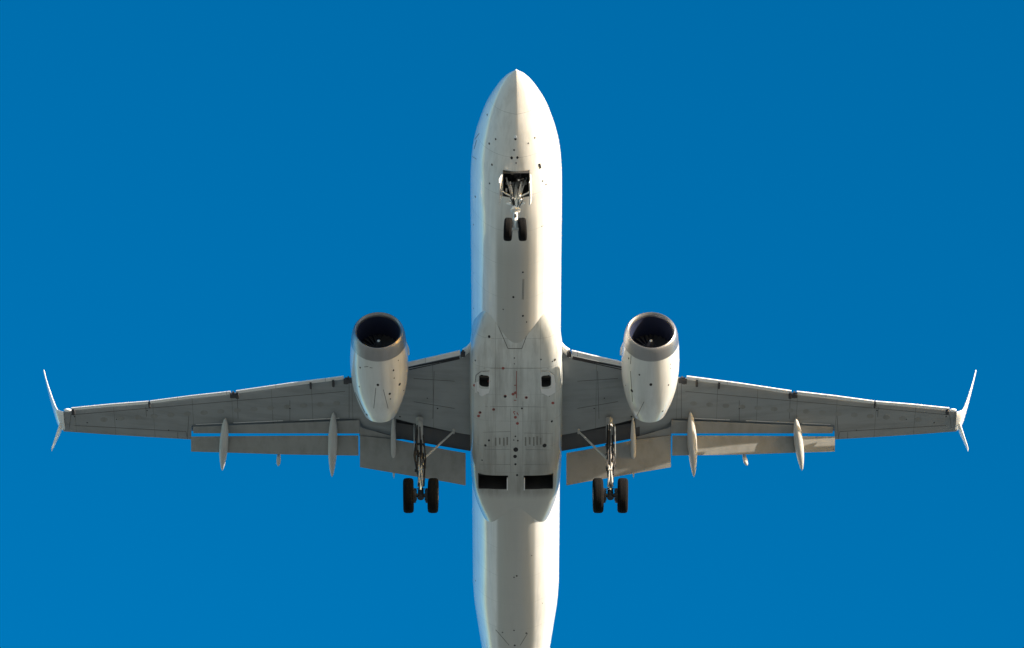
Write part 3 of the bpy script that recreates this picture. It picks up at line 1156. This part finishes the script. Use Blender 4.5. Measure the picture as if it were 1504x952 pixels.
# cabin and flight deck windows (they face sideways, out of sight from straight below)
def skin_plate(name, s, y0, y1, z0, z1, mat, n=10, round_=.45):
    bm = bmesh.new()
    lo_, hi_ = [], []
    yc, zc_, hy, hz = (y0 + y1) / 2, (z0 + z1) / 2, (y1 - y0) / 2, (z1 - z0) / 2
    for q in range(n * 2):
        a_ = math.pi * q / n
        yy = yc + hy * math.copysign(abs(math.cos(a_)) ** round_, math.cos(a_))
        zz = zc_ + hz * math.copysign(abs(math.sin(a_)) ** round_, math.sin(a_))
        h = tree_of(FUS).ray_cast(Vector((s * 6, yy, zz)), Vector((-s, 0, 0)))
        if h[0] is None:
            bm.free()
            return
        lo_.append(bm.verts.new(h[0] - h[1] * .002)); hi_.append(bm.verts.new(h[0] + Vector((s * .006, 0, .002))))
    bm.faces.new(hi_)
    m_ = len(hi_)
    for i in range(m_):
        bm.faces.new((lo_[i], lo_[(i + 1) % m_], hi_[(i + 1) % m_], hi_[i]))
    obj(name, bm, mat, FUS, smooth=0)


for s in (-1, 1):
    for k in range(46):
        y0 = -11.0 + k * .60
        skin_plate("cabin_window", s, y0, y0 + .27, .36, .72, M_GLASS)
    for y0, y1, z0, z1 in ((YN + 2.35, YN + 2.95, .42, .80), (YN + 3.05, YN + 3.55, .52, .95), (YN + 3.65, YN + 4.05, .62, 1.0)):
        skin_plate("flight_deck_window", s, y0, y1, z0, z1, M_GLASS, round_=.3)

# fairing ports and markings
for px, py, r in ((718.5, 494.5, 2.2), (698, 529.5, 1.3), (815, 528.5, 2.0), (811.5, 531, 1.2), (794.5, 528, 1.3), (705.5, 605.5, 1.8), (725.5, 601.5, 1.5), (742, 582.5, 2.2), (773, 584, 1.8),
                  (810.5, 619, 2.0), (766.5, 600, 1.5), (718.2, 647, 1.9), (712.8, 654.3, 2.3), (799.8, 654.5, 3.6), (757.5, 660.5, 4.2), (756.5, 670.5, 3.0), (757, 682, 2.2),
                  (759.5, 698, 2.0), (754.6, 646.5, 1.2), (760.5, 647.3, 1.6), (757, 641, 1.3), (708, 676, 1.2), (803, 578.5, 1.8), (806.5, 581.5, 1.3), (755.5, 526, 1.0), (755.5, 534.5, .9)):
    dot(FAIR, px, py, r)
seams("red_stencil", FAIR, M_RED, (((758.6, 545), (758.6, 585)), ((754.5, 588), (758.5, 588)), ((755, 566), (758, 566)), ((754, 605), (756, 609)), ((759, 606), (761.5, 610)), ((754, 604.5), (757, 604.5))), 1.1, 4)
for x, y in ((742, 582), (773, 584), (705, 606), (703, 611), (725, 601.5), (753.5, 579), (757, 577), (757, 613), (760, 622), (718, 560), (812, 592), (697, 566), (739, 541)):
    bm = bmesh.new()
    patch(bm, FAIR, [(x + 2.3 * math.cos(t), y + 2.0 * math.sin(t)) for t in (2 * math.pi * q / 10 for q in range(10))], off=.002)
    obj("red_stencil", bm, M_RED, FAIR, smooth=0)
FSEAM = (((709, 635), (750, 634)), ((712, 660), (750, 660)), ((770, 636), (812, 637)), ((772, 660), (809, 661)), ((702, 640), (702, 652)), ((811, 641), (811, 656)),
         ((750, 600), (750, 696)), ((768, 590), (768, 696)), ((704, 682), (749, 682.5)), ((770, 682.5), (808, 682)), ((703, 597), (810, 598)), ((699, 541), (817, 541)))
seams("panel_seam", FAIR, M_SEAM, FSEAM, .55)
seams("panel_seam", FAIR, M_SEAL, (((746, 512), (766.5, 512)), ((728, 470), (746, 512)), ((766.5, 512), (775, 489))), .9)
seams("drain_louvre", FAIR, M_SOOT, [((x0, 641 + (x0 % 3)), (x0, 655 - (x0 % 4))) for x0 in (728, 734, 740, 745, 772, 778, 784, 789, 794)], 2.2, 3)
# inlet surrounds: frames of a lighter plate
for s in (-1, 1):
    bm = bmesh.new()
    o0 = [(38, 545), (50, 545.5), (57.5, 551), (59, 562), (59, 576), (49, 582), (39, 577)]
    inn = [(37.2, 551.4), (50, 551.4), (52.8, 553.5), (53.4, 560), (53.0, 569), (50, 570.8), (37.2, 570.8)]
    sh = 2.4 if s < 0 else -.2
    o0 = [(CX + s * (x + sh - 1.2), y) for x, y in o0]
    inn = [(CX + s * (x + sh - 1.2), y) for x, y in inn]
    n = len(o0)
    for i in range(n):
        j = (i + 1) % n
        patch(bm, FAIR, [o0[i], o0[j], inn[j], inn[i]], off=.012)
    obj("inlet_surround", bm, M_SLAT, FAIR, smooth=0)
    seams("inlet_surround_edge", FAIR, M_SEAL, [(o0[0], o0[1]), (o0[1], o0[2]), (o0[2], o0[3])], 1.0, 4)

# nacelle ports
bpy.context.view_layer.update()
nacs = [o for o in PLANE.children if o.name.startswith("engine_nacelle")]
nacL = min(nacs, key=lambda o: sum(v.co.x for v in o.data.vertices))
nacR = max(nacs, key=lambda o: sum(v.co.x for v in o.data.vertices))
for px, py, r in ((578, 544, 1.6), (555, 565.5, 2.3), (587, 564.5, 2.6), (572.5, 578.5, 2.1), (593, 573.5, 1.4), (579, 555.5, 1.1), (527.5, 568, 1.2), (529, 540, 1.3), (538.5, 609, 2.4), (585, 529.5, .9), (573.5, 586, 1.1)):
    dot(nacL, px, py, r)
seams("panel_seam", nacL, M_SEAL, (((535, 539), (541, 538.5)), ((543, 540), (547, 540.5)), ((520, 573), (536, 606)), ((549, 600), (552, 570)), ((570, 600), (563, 572))), .8)
for px, py, r in ((939, 550.5, 1.6), (956, 565, 2.5), (928, 574, 2.5), (982, 565.5, 1.4), (973.5, 604, 2.0), (976.5, 608, 1.2), (923.5, 526.5, 1.6), (985, 535, 1.0), (985, 541, .9), (919, 566, 1.0)):
    dot(nacR, px, py, r)
seams("panel_seam", nacR, M_SEAL, (((926, 505), (925, 514)), ((927, 520), (926, 535)), ((946, 590), (934, 614)), ((926, 545), (929, 590))), .8)

# wing underside: access panels, seams, dark slat joints and actuators
for s in (-1, 1):
    wing = WINGS[s]

    def P(dx, py):
        return (CX + s * side_scale(dx, s), py)
    seams("panel_seam", wing, M_WSEAM, [(P(*a), P(*b)) for a, b in (((478, 642), (476, 610)), ((244, 628), (244, 560)), ((330, 588), (330, 618)), ((406, 581), (405, 615)), ((538, 598), (537, 612)), ((480, 634), (640, 625)),
                 ((250, 575), (640, 609)), ((90, 560), (150, 556)), ((90, 600), (150, 590)), ((120, 545), (122, 615)), ((480, 634), (478, 645)), ((492, 635), (492, 644)), ((645, 608), (648, 630)))], .7)
    for dx, py, r in ((330, 600, 1.2), (455, 630, 1.4), (170, 612, 1.3), (115, 600, 1.2), (130, 585, 1.1), (536, 603, 1.0), (622, 621, 1.1), (640, 612, 1.3), (580, 616, .9), (505, 632, .9)):
        dot(wing, *P(dx, py), r)
    seams("flap_recess_shade", wing, M_DARK, [(P(83, 525.5), P(157, 541.5))], 4.6, 12)  # dark strip painted on the wing as shade in the Krueger cavity
    seams("cove_pale_strip", wing, M_SLAT, [(P(258, 614.3), P(316, 616.9)), (P(340, 618.0), P(412, 621.2)), (P(424, 621.8), P(466, 623.6))], 1.0, 10)  # thin pale strips laid along the cove lip
    # oval tank panels between the spars
    for k in range(15):
        dx = 262 + k * 24
        yc = lerp(592, 616, k / 14) + 0.5
        bm = bmesh.new()
        patch(bm, wing, [P(dx + 5.2 * math.cos(q), yc + 3.2 * math.sin(q)) for q in (2 * math.pi * u / 14 for u in range(14))], off=.003)
        if len(bm.faces):
            obj("access_panel", bm, M_PANEL, wing, smooth=0)
    # actuators bridging slat and wing
    for dx, py, w in ((245, 557.5, .42), (248.5, 559, .3), (412, 579.5, .40), (406, 580.5, .2), (267, 563, .16), (533, 594, .1), (642, 604.5, .22), (300, 566, .12), (78, 519, .28)):
        p = wpt(dx, py, s, -.16)
        bm = bmesh.new()
        box(bm, p + Vector((0, .05, .0)), (w * .7, .24, .14), bev=.03)
        tube(bm, [p + Vector((0, -.18, -.02)), p + Vector((0, .22, .03))], .045, 8)
        obj("slat_actuator", bm, M_BRAKE, PLANE, smooth=30)
